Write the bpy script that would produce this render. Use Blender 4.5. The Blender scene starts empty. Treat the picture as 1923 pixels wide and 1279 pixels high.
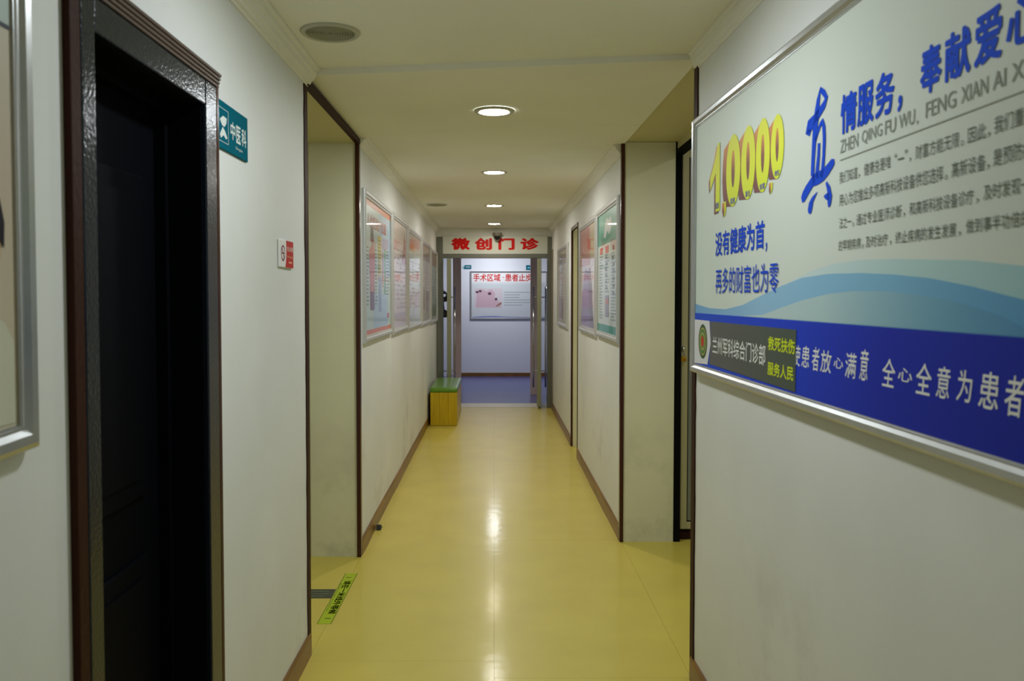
import bpy, bmesh, math, random
from mathutils import Vector, Matrix

random.seed(7)
S = bpy.context.scene
COL = S.collection
PI = math.pi

# ------------------------------------------------------------------ camera, world, exposure
cd = bpy.data.cameras.new('camera')
cam = bpy.data.objects.new('camera', cd)
COL.objects.link(cam)
cam.location = (0, 0, 1.5)
cam.rotation_euler = (math.radians(88.0), 0, 0)
cd.sensor_width = 36.0
cd.lens = 1600.0 / 1923.0 * 36.0
cd.shift_x = 0.01742
cd.shift_y = -0.01383
cd.clip_start = 0.05
cd.dof.use_dof = True
cd.dof.focus_distance = 5.2
cd.dof.aperture_fstop = 5.6
S.camera = cam

w = bpy.data.worlds.new('world')
S.world = w
w.use_nodes = True
w.node_tree.nodes['Background'].inputs[0].default_value = (0.75, 0.85, 1.0, 1)
w.node_tree.nodes['Background'].inputs[1].default_value = 0.05

S.view_settings.view_transform = 'Standard'
S.view_settings.look = 'None'
S.view_settings.gamma = 1.0
S.view_settings.use_curve_mapping = False
S.view_settings.exposure = 0.0

LAMP = 258.0            # radiance of the corridor downlights
ROOM_LAMP = 520.0       # radiance of the lamp in the far room


# ------------------------------------------------------------------ helpers
def lin(c):
    out = []
    for v in c:
        v = v / 255.0
        out.append(v / 12.92 if v <= 0.04045 else ((v + 0.055) / 1.055) ** 2.4)
    return (out[0], out[1], out[2], 1.0)


MATS = {}


def mat(name, rgb, rough=0.6, metal=0.0, spec=0.5, coat=0.0, bump=0.0, bscale=200.0, var=0.0, vscale=4.0, rgb2=None,
        stretch=(1, 1, 1), emit=None, coat_rough=0.05):
    if name in MATS:
        return MATS[name]
    m = bpy.data.materials.new(name)
    m.use_nodes = True
    nt = m.node_tree
    p = nt.nodes['Principled BSDF']
    p.inputs['Base Color'].default_value = lin(rgb)
    p.inputs['Roughness'].default_value = rough
    p.inputs['Metallic'].default_value = metal
    p.inputs['Specular IOR Level'].default_value = spec
    p.inputs['Coat Weight'].default_value = coat
    p.inputs['Coat Roughness'].default_value = coat_rough
    tc = None
    if bump or var:
        tc = nt.nodes.new('ShaderNodeTexCoord')
        mp = nt.nodes.new('ShaderNodeMapping')
        mp.inputs['Scale'].default_value = stretch
        nt.links.new(tc.outputs['Object'], mp.inputs['Vector'])
    if var:
        n = nt.nodes.new('ShaderNodeTexNoise')
        n.inputs['Scale'].default_value = vscale
        n.inputs['Detail'].default_value = 6
        nt.links.new(mp.outputs['Vector'], n.inputs['Vector'])
        r = nt.nodes.new('ShaderNodeValToRGB')
        c2 = rgb2 if rgb2 else tuple(v * (1 - var) for v in rgb)
        r.color_ramp.elements[0].position = 0.3
        r.color_ramp.elements[0].color = lin(c2)
        r.color_ramp.elements[1].position = 0.65
        r.color_ramp.elements[1].color = lin(rgb)
        nt.links.new(n.outputs['Fac'], r.inputs['Fac'])
        nt.links.new(r.outputs['Color'], p.inputs['Base Color'])
    if bump:
        n = nt.nodes.new('ShaderNodeTexNoise')
        n.inputs['Scale'].default_value = bscale
        n.inputs['Detail'].default_value = 3
        nt.links.new(mp.outputs['Vector'], n.inputs['Vector'])
        b = nt.nodes.new('ShaderNodeBump')
        b.inputs['Strength'].default_value = bump
        b.inputs['Distance'].default_value = 0.004
        nt.links.new(n.outputs['Fac'], b.inputs['Height'])
        nt.links.new(b.outputs['Normal'], p.inputs['Normal'])
        if coat:
            nt.links.new(b.outputs['Normal'], p.inputs['Coat Normal'])
    if emit:
        p.inputs['Emission Color'].default_value = (emit[0], emit[1], emit[2], 1)
        p.inputs['Emission Strength'].default_value = emit[3]
    MATS[name] = m
    return m


def ramp_mat(name, stops, axis=0, rough=0.5, coat=0.0):
    """printed gradient along one axis of the printed shape itself"""
    if name in MATS:
        return MATS[name]
    m = bpy.data.materials.new(name)
    m.use_nodes = True
    nt = m.node_tree
    p = nt.nodes['Principled BSDF']
    p.inputs['Roughness'].default_value = rough
    p.inputs['Coat Weight'].default_value = coat
    p.inputs['Specular IOR Level'].default_value = 0.2
    tc = nt.nodes.new('ShaderNodeTexCoord')
    sx = nt.nodes.new('ShaderNodeSeparateXYZ')
    nt.links.new(tc.outputs['Generated'], sx.inputs[0])
    r = nt.nodes.new('ShaderNodeValToRGB')
    el = r.color_ramp.elements
    while len(el) < len(stops):
        el.new(0.5)
    for e, (pos, c) in zip(el, stops):
        e.position = pos
        e.color = lin(c)
    nt.links.new(sx.outputs[axis], r.inputs['Fac'])
    nt.links.new(r.outputs['Color'], p.inputs['Base Color'])
    MATS[name] = m
    return m


def mesh_obj(name, bm, m, parent=None, smooth=False):
    me = bpy.data.meshes.new(name)
    bmesh.ops.recalc_face_normals(bm, faces=bm.faces)
    bm.to_mesh(me)
    bm.free()
    me.materials.append(m)
    if smooth:
        for f in me.polygons:
            f.use_smooth = True
    o = bpy.data.objects.new(name, me)
    COL.objects.link(o)
    if parent:
        o.parent = parent
    return o


def box(bm, x0, x1, y0, y1, z0, z1):
    v = [bm.verts.new((x, y, z)) for x in (x0, x1) for y in (y0, y1) for z in (z0, z1)]
    for f in ((0, 1, 3, 2), (4, 6, 7, 5), (0, 4, 5, 1), (2, 3, 7, 6), (0, 2, 6, 4), (1, 5, 7, 3)):
        bm.faces.new([v[i] for i in f])
    return v


def bevel(bm, r, seg=2):
    bmesh.ops.bevel(bm, geom=list(bm.edges), offset=r, segments=seg, affect='EDGES', profile=0.5)


def boxes(name, lst, m, parent=None, bev=0.0, seg=2):
    bm = bmesh.new()
    for b in lst:
        box(bm, *b)
    if bev:
        bevel(bm, bev, seg)
    return mesh_obj(name, bm, m, parent)


def prism(bm, pts, a, b, fn):
    """extrude polygon pts from a to b; fn(p, t) -> xyz"""
    A = [bm.verts.new(fn(p, a)) for p in pts]
    B = [bm.verts.new(fn(p, b)) for p in pts]
    n = len(pts)
    bm.faces.new(A)
    bm.faces.new(B[::-1])
    for i in range(n):
        bm.faces.new((A[i], B[i], B[(i + 1) % n], A[(i + 1) % n]))


def lathe(bm, prof, seg=32, cap=False):
    rings = []
    for r, z in prof:
        if r < 1e-6:
            rings.append([bm.verts.new((0, 0, z))])
        else:
            rings.append([bm.verts.new((r * math.cos(2 * PI * i / seg), r * math.sin(2 * PI * i / seg), z)) for i in range(seg)])
    for a, b in zip(rings, rings[1:]):
        for i in range(seg):
            j = (i + 1) % seg
            if len(a) == 1:
                bm.faces.new((a[0], b[i], b[j]))
            elif len(b) == 1:
                bm.faces.new((a[i], b[0], a[j]))
            else:
                bm.faces.new((a[i], b[i], b[j], a[j]))


def tube(bm, pts, r, seg=10):
    pts = [Vector(p) for p in pts]
    rings = []
    for i, p in enumerate(pts):
        d = (pts[min(i + 1, len(pts) - 1)] - pts[max(i - 1, 0)]).normalized()
        a = d.orthogonal().normalized() if i == 0 else (prev - d * prev.dot(d)).normalized()
        prev = a
        b = d.cross(a)
        rings.append([bm.verts.new(p + r * (math.cos(2 * PI * k / seg) * a + math.sin(2 * PI * k / seg) * b)) for k in range(seg)])
    for A, B in zip(rings, rings[1:]):
        for k in range(seg):
            bm.faces.new((A[k], A[(k + 1) % seg], B[(k + 1) % seg], B[k]))
    bm.faces.new(rings[0][::-1])
    bm.faces.new(rings[-1])


def struct(o, label=None):
    o['kind'] = 'structure'
    if label:
        o['label'] = label
    return o


def thing(name, label, cat, loc=(0, 0, 0), rz=0.0, group=None):
    o = bpy.data.objects.new(name, None)
    o.empty_display_size = 0.1
    COL.objects.link(o)
    o.location = loc
    o.rotation_euler = (0, 0, rz)
    o['label'] = label
    o['category'] = cat
    if group:
        o['group'] = group
    return o


# ---- flat print helpers: local x = to the right along the wall, local z = up, -y = out of the wall
def flat(name, polys, n, m, parent):
    if len(polys) > 1 and name in ('print_band', 'print_panel', 'print_column', 'print_picture', 'print_figure', 'plate_border', 'plate_icon', 'notice_photo'):
        return [flat(name, [q], n, m, parent) for q in polys]
    bm = bmesh.new()
    for poly in polys:
        vs = [bm.verts.new((u, -n, v)) for u, v in poly]
        f = bm.faces.new(vs)
        f.normal_update()
    bmesh.ops.triangulate(bm, faces=bm.faces)
    for f in bm.faces:
        f.normal_update()
        if f.normal.y > 0:
            f.normal_flip()
    me = bpy.data.meshes.new(name)
    bm.to_mesh(me)
    bm.free()
    me.materials.append(m)
    o = bpy.data.objects.new(name, me)
    COL.objects.link(o)
    o.parent = parent
    if name.endswith('rows'):
        o['kind'] = 'stuff'
    return o


def rect(u0, u1, v0, v1):
    return [(u0, v0), (u1, v0), (u1, v1), (u0, v1)]


def ell(cu, cv, ru, rv, n=40):
    return [(cu + ru * math.cos(2 * PI * i / n), cv + rv * math.sin(2 * PI * i / n)) for i in range(n)]


def text_mesh(body):
    c = bpy.data.curves.new('lettering', 'FONT')
    c.body = body
    c.resolution_u = 3
    o = bpy.data.objects.new('lettering', c)
    COL.objects.link(o)
    bpy.context.view_layer.update()
    dg = bpy.context.evaluated_depsgraph_get()
    me = bpy.data.meshes.new_from_object(o.evaluated_get(dg))
    bpy.data.objects.remove(o)
    bpy.data.curves.remove(c)
    return me


def letters(name, segs, n, m, parent, bold=0.0, slant=0.0):
    """segs: (string, u0, u1, v0, v1), each fitted to its box as a print of its own; bold = pen thickening as a share of the em, done by overprinting"""
    out = []
    for s, u0, u1, v0, v1 in segs:
        me = text_mesh(s)
        xs = [v.co.x for v in me.vertices]
        ys = [v.co.y for v in me.vertices]
        x0, x1, y0, y1 = min(xs), max(xs), min(ys), max(ys)
        dx = max(x1 - x0, 1e-4)
        dy = max(y1 - y0, 1e-4)
        bu = bold * (u1 - u0) / dx
        bv = bold * (v1 - v0) / dy
        su, sv = (u1 - u0 - 2 * bu) / dx, (v1 - v0 - 2 * bv) / dy
        V, F = [], []
        shifts = [(0, 0)]
        if bold:
            shifts = [(a * bu, b * bv) for a, b in ((-1, 0), (1, 0), (0, -1), (0, 1), (-.7, -.7), (.7, .7), (-.7, .7), (.7, -.7))]
        for k, (ou, ov) in enumerate(shifts):
            b = len(V)
            for v in me.vertices:
                ty = (v.co.y - y0) * sv
                V.append((u0 + bu + (v.co.x - x0) * su + ou + slant * (ty - .5 * (v1 - v0)), -n - k * 1e-5, v0 + bv + ty + ov))
            for p in me.polygons:
                F.append([b + i for i in p.vertices])
        bpy.data.meshes.remove(me)
        me = bpy.data.meshes.new(name)
        me.from_pydata(V, [], F)
        me.materials.append(m)
        o = bpy.data.objects.new(name, me)
        COL.objects.link(o)
        if parent:
            o.parent = parent
        out.append(o)
    return out


def stroke(pts, rad):
    """brush stroke outline polygon through pts with radius list"""
    L, R = [], []
    P = [Vector((a, b)) for a, b in pts]
    for i, p in enumerate(P):
        d = (P[min(i + 1, len(P) - 1)] - P[max(i - 1, 0)]).normalized()
        q = Vector((-d.y, d.x))
        L.append(tuple(p + q * rad[i]))
        R.append(tuple(p - q * rad[i]))
    return [[L[i], R[i], R[i + 1], L[i + 1]] for i in range(len(P) - 1)]


def rail(name, p0, p1, inner, wd, dep, m, parent, base=0.0):
    """one mitred aluminium frame rail from corner p0 to p1 (u,v); inner = unit vector towards the picture"""
    prof = [(0, 0), (0, .55), (.10, .85), (.28, 1.0), (.6, .95), (.8, .72), (.9, .72), (.92, .62), (1, .6), (1, 0)]
    d = Vector((p1[0] - p0[0], p1[1] - p0[1])).normalized()
    bm = bmesh.new()
    A, B = [], []
    for t, h in prof:
        s = t * wd
        a = (p0[0] + (inner[0] + d.x) * s, p0[1] + (inner[1] + d.y) * s)
        b = (p1[0] + (inner[0] - d.x) * s, p1[1] + (inner[1] - d.y) * s)
        A.append(bm.verts.new((a[0], -base - h * dep, a[1])))
        B.append(bm.verts.new((b[0], -base - h * dep, b[1])))
    k = len(prof)
    bm.faces.new(A)
    bm.faces.new(B[::-1])
    for i in range(k):
        bm.faces.new((A[i], B[i], B[(i + 1) % k], A[(i + 1) % k]))
    return mesh_obj(name, bm, m, parent)


def frame(parent, u0, u1, v0, v1, wd, dep, m):
    rail('frame_rail', (u0, v0), (u1, v0), (0, 1), wd, dep, m, parent)
    rail('frame_rail', (u1, v0), (u1, v1), (-1, 0), wd, dep, m, parent)
    rail('frame_rail', (u1, v1), (u0, v1), (0, -1), wd, dep, m, parent)
    rail('frame_rail', (u0, v1), (u0, v0), (1, 0), wd, dep, m, parent)


def slab(name, u0, u1, v0, v1, n0, n1, m, parent, bev=0.0):
    bm = bmesh.new()
    box(bm, u0, u1, -n1, -n0, v0, v1)
    if bev:
        bevel(bm, bev)
    return mesh_obj(name, bm, m, parent)


# ------------------------------------------------------------------ materials
def wall_paint(name, rgb, dirt, lo=0.55):
    """painted plaster with soft mottling and grime scuffs that gather low on the wall"""
    m = mat(name, rgb, 0.55, spec=0.35, bump=0.06, bscale=60, var=0.04, vscale=1.6)
    nt = m.node_tree
    p = nt.nodes['Principled BSDF']
    src = p.inputs['Base Color'].links[0].from_socket
    geo = nt.nodes.new('ShaderNodeNewGeometry')
    sx = nt.nodes.new('ShaderNodeSeparateXYZ')
    nt.links.new(geo.outputs['Position'], sx.inputs[0])
    mr = nt.nodes.new('ShaderNodeMapRange')
    mr.inputs['From Min'].default_value = 0.95
    mr.inputs['From Max'].default_value = 0.1
    nt.links.new(sx.outputs['Z'], mr.inputs['Value'])
    n = nt.nodes.new('ShaderNodeTexNoise')
    n.inputs['Scale'].default_value = 1.7
    n.inputs['Detail'].default_value = 8
    n.inputs['Roughness'].default_value = 0.7
    nt.links.new(geo.outputs['Position'], n.inputs['Vector'])
    r = nt.nodes.new('ShaderNodeMapRange')
    r.inputs['From Min'].default_value = lo
    r.inputs['From Max'].default_value = lo + 0.2
    nt.links.new(n.outputs['Fac'], r.inputs['Value'])
    mu = nt.nodes.new('ShaderNodeMath')
    mu.operation = 'MULTIPLY'
    nt.links.new(mr.outputs[0], mu.inputs[0])
    nt.links.new(r.outputs[0], mu.inputs[1])
    mx = nt.nodes.new('ShaderNodeMix')
    mx.data_type = 'RGBA'
    nt.links.new(mu.outputs[0], mx.inputs['Factor'])
    nt.links.new(src, mx.inputs['A'])
    mx.inputs['B'].default_value = lin(dirt)
    nt.links.new(mx.outputs['Result'], p.inputs['Base Color'])
    return m


M_wall = wall_paint('wall_paint', (226, 228, 224), (176, 172, 160))
M_lining = wall_paint('lining_board', (224, 222, 188), (188, 185, 158), 0.52)
M_ceil = mat('ceiling_paint', (244, 243, 232), 0.75, spec=0.2, bump=0.04, bscale=40, var=0.03, vscale=1.2)
M_soffit = mat('soffit_board_shaded', (206, 198, 152), 0.7, spec=0.2)  # lining board colour darkened, shade of the soffits put into the paint
M_cornice = mat('cornice_plaster', (236, 236, 228), 0.6)
M_floor = mat('yellow_vinyl', (208, 190, 82), 0.42, spec=0.3, bump=0.12, bscale=12, var=0.05, vscale=3, rgb2=(200, 182, 78), coat=0.24, coat_rough=0.14)
M_floorb = mat('floor_screed', (150, 136, 66), 0.8)
M_blue = mat('blue_vinyl', (84, 88, 146), 0.25, bump=0.04, bscale=30, var=0.08, vscale=6)
M_base = mat('baseboard_wood', (132, 88, 30), 0.35, bump=0.2, bscale=30, var=0.45, vscale=8, stretch=(1, .25, 3), rgb2=(96, 60, 20))
M_strip = mat('brown_strip', (66, 36, 24), 0.22, spec=.22, coat=0.08)
M_stripd = mat('dark_brown_strip', (54, 30, 22), 0.5, spec=.06, bump=0.3, bscale=60)
M_reed = mat('reeded_wood', (80, 64, 58), 0.35)
M_dark = mat('charcoal_gloss_paint', (20, 27, 38), 0.2, spec=0.22, coat=0.08, bump=0.25, bscale=120)
M_leafd = mat('dark_navy_door', (4, 5, 11), 0.7, spec=0.06)
M_void = mat('black_rubber', (8, 8, 8), 0.8, spec=0.1)
M_alu = mat('satin_aluminium', (188, 190, 190), 0.32, metal=0.85, var=0.04, vscale=20)
M_aluw = mat('pale_anodised_rail', (196, 197, 194), 0.38, metal=0.45)
M_gal = mat('grey_metal_frame', (118, 120, 110), 0.35, metal=0.5)
M_stile = mat('olive_grey_stile', (142, 146, 122), 0.4, metal=0.3)
M_chrome = mat('chrome', (210, 208, 205), 0.12, metal=1.0)
M_brass = mat('brass', (196, 146, 44), 0.25, metal=1.0)
M_white = mat('white_plastic', (232, 232, 228), 0.4)
M_rim = mat('lamp_rim_enamel', (188, 186, 170), 0.4)
M_grille = mat('speaker_mesh', (150, 150, 128), 0.6)
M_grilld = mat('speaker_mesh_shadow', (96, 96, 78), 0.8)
M_black = mat('black_plastic', (14, 14, 15), 0.3)
M_pdoor = mat('pale_door_leaf', (204, 198, 152), 0.4)
M_frost = mat('panel_grey', (142, 146, 138), 0.3)
M_pink = mat('pink_beige_laminate', (206, 182, 172), 0.45)
M_rwall = mat('far_room_paint', (226, 228, 234), 0.6)
M_benchy = mat('yellow_wood', (200, 172, 6), 0.35, bump=0.05, bscale=50, var=0.14, vscale=7, stretch=(6, 6, .6), rgb2=(184, 150, 4))
M_green = mat('green_vinyl', (92, 140, 34), 0.28, coat=0.2)

M_glass = bpy.data.materials.new('door_glass')
M_glass.use_nodes = True
_p = M_glass.node_tree.nodes['Principled BSDF']
_p.inputs['Base Color'].default_value = (0.93, 0.97, 0.94, 1)
_p.inputs['Roughness'].default_value = 0.02
_p.inputs['Transmission Weight'].default_value = 1.0
_p.inputs['IOR'].default_value = 1.45


def ink(name, rgb, rough=0.5, coat=0.0):
    return mat('ink_' + name, rgb, max(rough, .45), spec=0.15, coat=coat)


# ------------------------------------------------------------------ the setting
XL, XR = -0.775, 0.775
YE = 11.5                               # end of the corridor (glass door)
# floor: screed base with welded vinyl sheets on it
fl = struct(boxes('floor', [(-1.9, 2.4, -3.0, YE + 0.42, -0.12, -0.004)], M_floorb), 'yellow vinyl sheet floor of the corridor')
G = 0.0005
for x0, x1, y0, y1 in [(-0.768, 0.0, -3, 3.46), (0.0, 0.775, -3, 3.30), (-0.768, 0.0, 3.46, 5.30), (0.0, 0.775, 3.30, 5.20), (-0.768, 0.0, 5.30, 7.7),
                       (0.0, 0.775, 5.20, 7.7), (-0.768, 0.0, 7.7, YE), (0.0, 0.775, 7.7, YE),
                       (-1.9, -0.768, 3.3, 5.1), (0.775, 2.4, 3.05, 6.2), (0.775, 1.3, 7.8, 8.6)]:
    boxes('vinyl_sheet', [(x0 + G, x1 - G, y0 + G, y1 - G, -0.006, 0.0)], M_floor, fl)
boxes('threshold_strip', [(-0.775, 0.775, YE + 0.002, YE + 0.42, -0.006, 0.003)], mat('cream_threshold', (206, 198, 170), 0.4), fl)

struct(boxes('floor', [(-2.6, 2.6, YE + 0.42, 16.2, -0.12, 0.001)], M_blue), 'blue vinyl floor of the room beyond the glass doors')

# ceilings
struct(boxes('ceiling', [(-1.1, 1.3, -3.0, 3.6, 2.437, 2.7), (-0.785, 0.785, 4.6, YE + .1, 2.42, 2.7)], M_ceil), 'cream painted corridor ceiling')
bm = bmesh.new()
vs = []
for z in (0, 1):
    for x, y, zz in ((-0.79, 3.55, 2.409), (0.79, 3.32, 2.414), (0.79, 5.18, 2.425), (-0.79, 4.88, 2.404)):
        vs.append(bm.verts.new((x, y, 2.69 if z else zz)))
for f in ((0, 1, 2, 3), (7, 6, 5, 4), (0, 4, 5, 1), (1, 5, 6, 2), (2, 6, 7, 3), (3, 7, 4, 0)):
    bm.faces.new([vs[i] for i in f])
struct(mesh_obj('trim_1', bm, M_ceil), 'dropped ceiling panel between the two side openings')

# left wall, near part, with the dark doorway
D0, D1, DT = 1.60, 2.33, 2.06
struct(boxes('wall_left', [(XL - .30, XL, -3.0, D0, 0, 2.6), (XL - .30, XL, D1, 3.535, 0, 2.6), (XL - .30, XL, D0, D1, DT, 2.6)], M_wall), 'white left wall around the dark doorway')
# left wall, far part
struct(boxes('wall_left', [(XL - .30, XL, 4.875, YE + .05, 0, 2.6)], M_wall), 'white left wall beyond the side passage')
# side passage on the left
struct(boxes('wall_left', [(-1.9, XL - .28, 4.873, 4.98, 0, 2.6), (XL - .28, XL - .004, 4.868, 4.876, 0, 2.372)], M_lining), 'grey green lining board of the left passage')
struct(boxes('wall_left', [(-1.9, XL - .30, 3.42, 3.535, 0, 2.6), (-2.0, -1.9, 3.42, 4.98, 0, 2.6)], M_wall), 'white back of the left passage')
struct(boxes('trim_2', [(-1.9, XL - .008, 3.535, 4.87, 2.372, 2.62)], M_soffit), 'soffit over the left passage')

# right wall, near part (stands one degree off the corridor axis)
RW = math.radians(-89.0)
dv = Vector((math.cos(RW), math.sin(RW), 0))
wr = boxes('wall_right', [(0, 6.3, 0, 0.32, 0, 2.6)], M_wall)
wr.location = (XR, 3.30, 0)
wr.rotation_euler = (0, 0, RW)
struct(wr, 'white near right wall carrying the big blue poster')
# right wall, far part with a doorway
struct(boxes('wall_right', [(XR, XR + .33, 5.178, 7.88, 0, 2.6), (XR, XR + .33, 8.5, YE + .05, 0, 2.6), (XR, XR + .33, 7.88, 8.5, 2.15, 2.6)], M_wall), 'white right wall beyond the right recess')
struct(boxes('wall_right', [(XR + .010, XR + .32, 5.168, 5.178, 0, 2.43)], M_lining), 'grey green lining board of the right recess')
struct(boxes('wall_right', [(XR + .012, XR + .33, 8.49, 8.5, 0, 2.15), (XR + .09, XR + .13, 7.88, 8.49, 0, 2.15)], M_lining), 'pale board lining of the doorway past the purple poster')
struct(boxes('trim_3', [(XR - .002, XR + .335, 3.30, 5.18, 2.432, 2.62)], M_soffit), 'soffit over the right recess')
# room behind the right recess
struct(boxes('wall_right', [(2.3, 2.4, 3.0, 6.2, 0, 2.7), (1.0, 2.4, 6.1, 6.2, 0, 2.7), (1.12, 2.4, 2.9, 3.0, 0, 2.7), (1.10, 2.4, 2.9, 6.2, 2.62, 2.7)], M_wall), 'dim side room behind the pale door')
struct(boxes('trim_4', [(1.105, 1.14, 3.30, 5.2, 2.385, 2.62)], M_pdoor), 'pale header over the right recess')
struct(boxes('trim_5', [(1.10, 1.15, 3.30, 5.2, 2.36, 2.386), (1.096, 1.135, 5.165, 5.20, 0, 2.432)], M_void), 'black door seal beside the pale door')

# back wall of the corridor (behind the camera)
struct(boxes('wall_back', [(-1.1, 1.3, -3.1, -3.0, 0, 2.7)], M_wall), 'wall at the near end of the corridor')

# end wall above the glass door
struct(boxes('wall_front', [(XL, XR, YE - .03, YE + .07, 2.30, 2.45)], M_wall), 'strip of wall over the red lettered sign')

# far room
struct(boxes('wall_front', [(-2.6, 2.6, 15.97, 16.1, 0, 2.7)], M_rwall), 'pale back wall of the far room')
struct(boxes('wall_left', [(-2.7, -2.6, YE, 16.1, 0, 2.7), (-2.6, XL - .02, YE + .02, YE + .12, 0, 2.7)], M_rwall), 'left wall of the far room')
struct(boxes('wall_right', [(2.6, 2.7, YE, 16.1, 0, 2.7), (XR + .02, 2.6, YE + .02, YE + .12, 0, 2.7)], M_rwall), 'right wall of the far room')
struct(boxes('ceiling', [(-2.7, 2.7, YE + .06, 16.1, 2.6, 2.7)], M_rwall), 'white ceiling of the far room')
struct(boxes('baseboard_front', [(-0.63, 2.6, 15.952, 15.97, 0.0, 0.07)], M_base), 'brown baseboard of the far room')
struct(boxes('trim_6', [(-0.628, -0.505, 12.98, 13.10, 0.001, 2.6)], M_pink), 'pink beige post left of the far room')
struct(boxes('trim_6', [(0.555, 0.675, 12.98, 13.10, 0.001, 2.6)], M_pink), 'pink beige post right of the far room')
struct(boxes('trim_7', [(-0.665, -0.632, 15.93, 15.97, 0.0, 1.20)], M_void), 'dark upright edge at the left of the far wall')


# cornices
def cornice(name, x, sgn, y0, y1, zt, zb, wd, label):
    h = zt - zb
    prof = [(0, zb), (.10, zb), (.14, zb + .10 * h), (.30, zb + .14 * h), (.34, zb + .28 * h), (.50, zb + .36 * h), (.58, zb + .55 * h), (.72, zb + .62 * h),
            (.78, zb + .80 * h), (1.0, zb + .86 * h), (1.0, zt + .005), (0, zt + .005)]
    bm = bmesh.new()
    prism(bm, prof, y0, y1, lambda p, t: (x + sgn * p[0] * wd, t, p[1]))
    return struct(mesh_obj(name, bm, M_cornice), label)


cornice('trim_8', XL, 1, -3.0, 3.55, 2.437, 2.366, .062, 'moulded cornice over the near left wall')
c = cornice('trim_8', 0, 1, 0, 6.3, 2.437, 2.366, .032, 'moulded cornice over the near right wall')
c.location = (XR, 3.30, 0)
c.rotation_euler = (0, 0, RW - PI / 2 + PI)
for v in c.data.vertices:          # run the profile along the rotated wall, facing the corridor
    v.co = Vector((v.co.x * -1, v.co.y * -1, v.co.z))
c.rotation_euler = (0, 0, RW + PI / 2)
for v in c.data.vertices:
    pass
cornice('trim_8', XL, 1, 4.88, YE - .03, 2.42, 2.36, .055, 'moulded cornice over the far left wall')
cornice('trim_8', XR, -1, 5.19, YE - .03, 2.42, 2.36, .055, 'moulded cornice over the far right wall')


# baseboards (slightly wavy, worn wood)
def baseboard(name, x, sgn, y0, y1, label, h=0.092, t=0.011, amp=0.003):
    bm = bmesh.new()
    n = max(2, int((y1 - y0) / 0.16))
    rings = []
    for i in range(n + 1):
        y = y0 + (y1 - y0) * i / n
        wv = amp * (math.sin(y * 3.1 + x) + 0.6 * math.sin(y * 7.7)) if 0 < i < n else 0
        wv = max(wv, -0.002)
        hh = h + amp * 0.8 * math.sin(y * 2.3 + 1)
        pr = [(0, 0), (t + wv * .6, 0), (t + wv, hh - .012), (t * .55 + wv, hh), (0, hh)]
        rings.append([bm.verts.new((x + sgn * a, y, z)) for a, z in pr])
    for A, B in zip(rings, rings[1:]):
        for k in range(5):
            bm.faces.new((A[k], B[k], B[(k + 1) % 5], A[(k + 1) % 5]))
    bm.faces.new(rings[0])
    bm.faces.new(rings[-1][::-1])
    return struct(mesh_obj(name, bm, M_base), label)


baseboard('baseboard_left', XL, 1, -3.0, 1.53, 'brown baseboard in front of the dark doorway')
baseboard('baseboard_left', XL, 1, 2.37, 3.52, 'brown baseboard under the no smoking plate')
baseboard('baseboard_left', XL, 1, 4.90, YE - .06, 'worn brown baseboard of the far left wall')
baseboard('baseboard_right', XR, -1, 5.20, 7.87, 'worn brown baseboard under the teal poster')
baseboard('baseboard_right', XR, -1, 8.53, YE - .06, 'brown baseboard next to the glass door')
b = baseboard('baseboard_right', 0, -1, 0.012, 6.3, 'brown baseboard of the near right wall')
for v in b.data.vertices:          # (out, along) -> local (along, -out)
    v.co = Vector((v.co.y, v.co.x, v.co.z))
b.location = (XR, 3.30, 0)
b.rotation_euler = (0, 0, RW)


# ragged brown corner strips
def strip(name, x0, x1, y0, y1, z0, z1, m, label, ragged=None):
    bm = bmesh.new()
    n = 40
    rings = []
    rnd = random.Random(int(abs(x0 * 1000) + y0 * 100))
    for i in range(n + 1):
        z = z0 + (z1 - z0) * i / n
        e = rnd.uniform(-.003, .004) if ragged else 0
        a0, a1, b0, b1 = x0, x1, y0, y1
        if ragged == 'y0':
            b0 += e
        if ragged == 'x1':
            a1 += e
        rings.append([bm.verts.new(p + (z,)) for p in ((a0, b0), (a1, b0), (a1, b1), (a0, b1))])
    for A, B in zip(rings, rings[1:]):
        for k in range(4):
            bm.faces.new((A[k], A[(k + 1) % 4], B[(k + 1) % 4], B[k]))
    bm.faces.new(rings[0][::-1])
    bm.faces.new(rings[-1])
    if not ragged:
        bm.free()
        bm = bmesh.new()
        box(bm, x0, x1, y0, y1, z0, z1)
        bevel(bm, 0.0045, 3)
    return struct(mesh_obj(name, bm, m), label)


strip('trim_9', XL - .012, XL + .004, 3.490, 3.546, 0.0, 2.366, M_stripd, 'ragged brown corner strip at the near side of the left passage', 'y0')
strip('trim_9', XL - .006, XL + .004, 3.538, 3.549, 0.1, 2.366, M_strip, 'glossy brown bead on the near corner of the left passage')
strip('trim_9', XL - .014, XL + .010, 4.855, 4.90, 0.0, 2.372, M_strip, 'glossy brown corner strip at the far side of the left passage')
bm = bmesh.new()
box(bm, XL - .016, XL + .012, 3.53, 4.90, 2.368, 2.398)
bevel(bm, .003, 2)
struct(mesh_obj('trim_9', bm, M_stripd), 'brown lintel strip over the left passage')
strip('trim_9', XR - .010, XR + .013, 5.155, 5.20, 0.0, 2.432, M_strip, 'glossy brown corner strip at the far side of the right recess')
strip('trim_9', XR - .005, XR + .016, 3.258, 3.312, 0.0, 2.40, M_stripd, 'ragged brown corner strip at the near side of the right recess', 'y0')
strip('trim_9', XR - .008, XR + .013, 8.49, 8.53, 0.0, 2.15, M_strip, 'brown corner strip at the far side of the right doorway')
strip('trim_9', XR - .006, XR + .012, 7.87, 7.89, 0.0, 2.15, M_stripd, 'brown corner strip at the near side of the right doorway')
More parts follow.
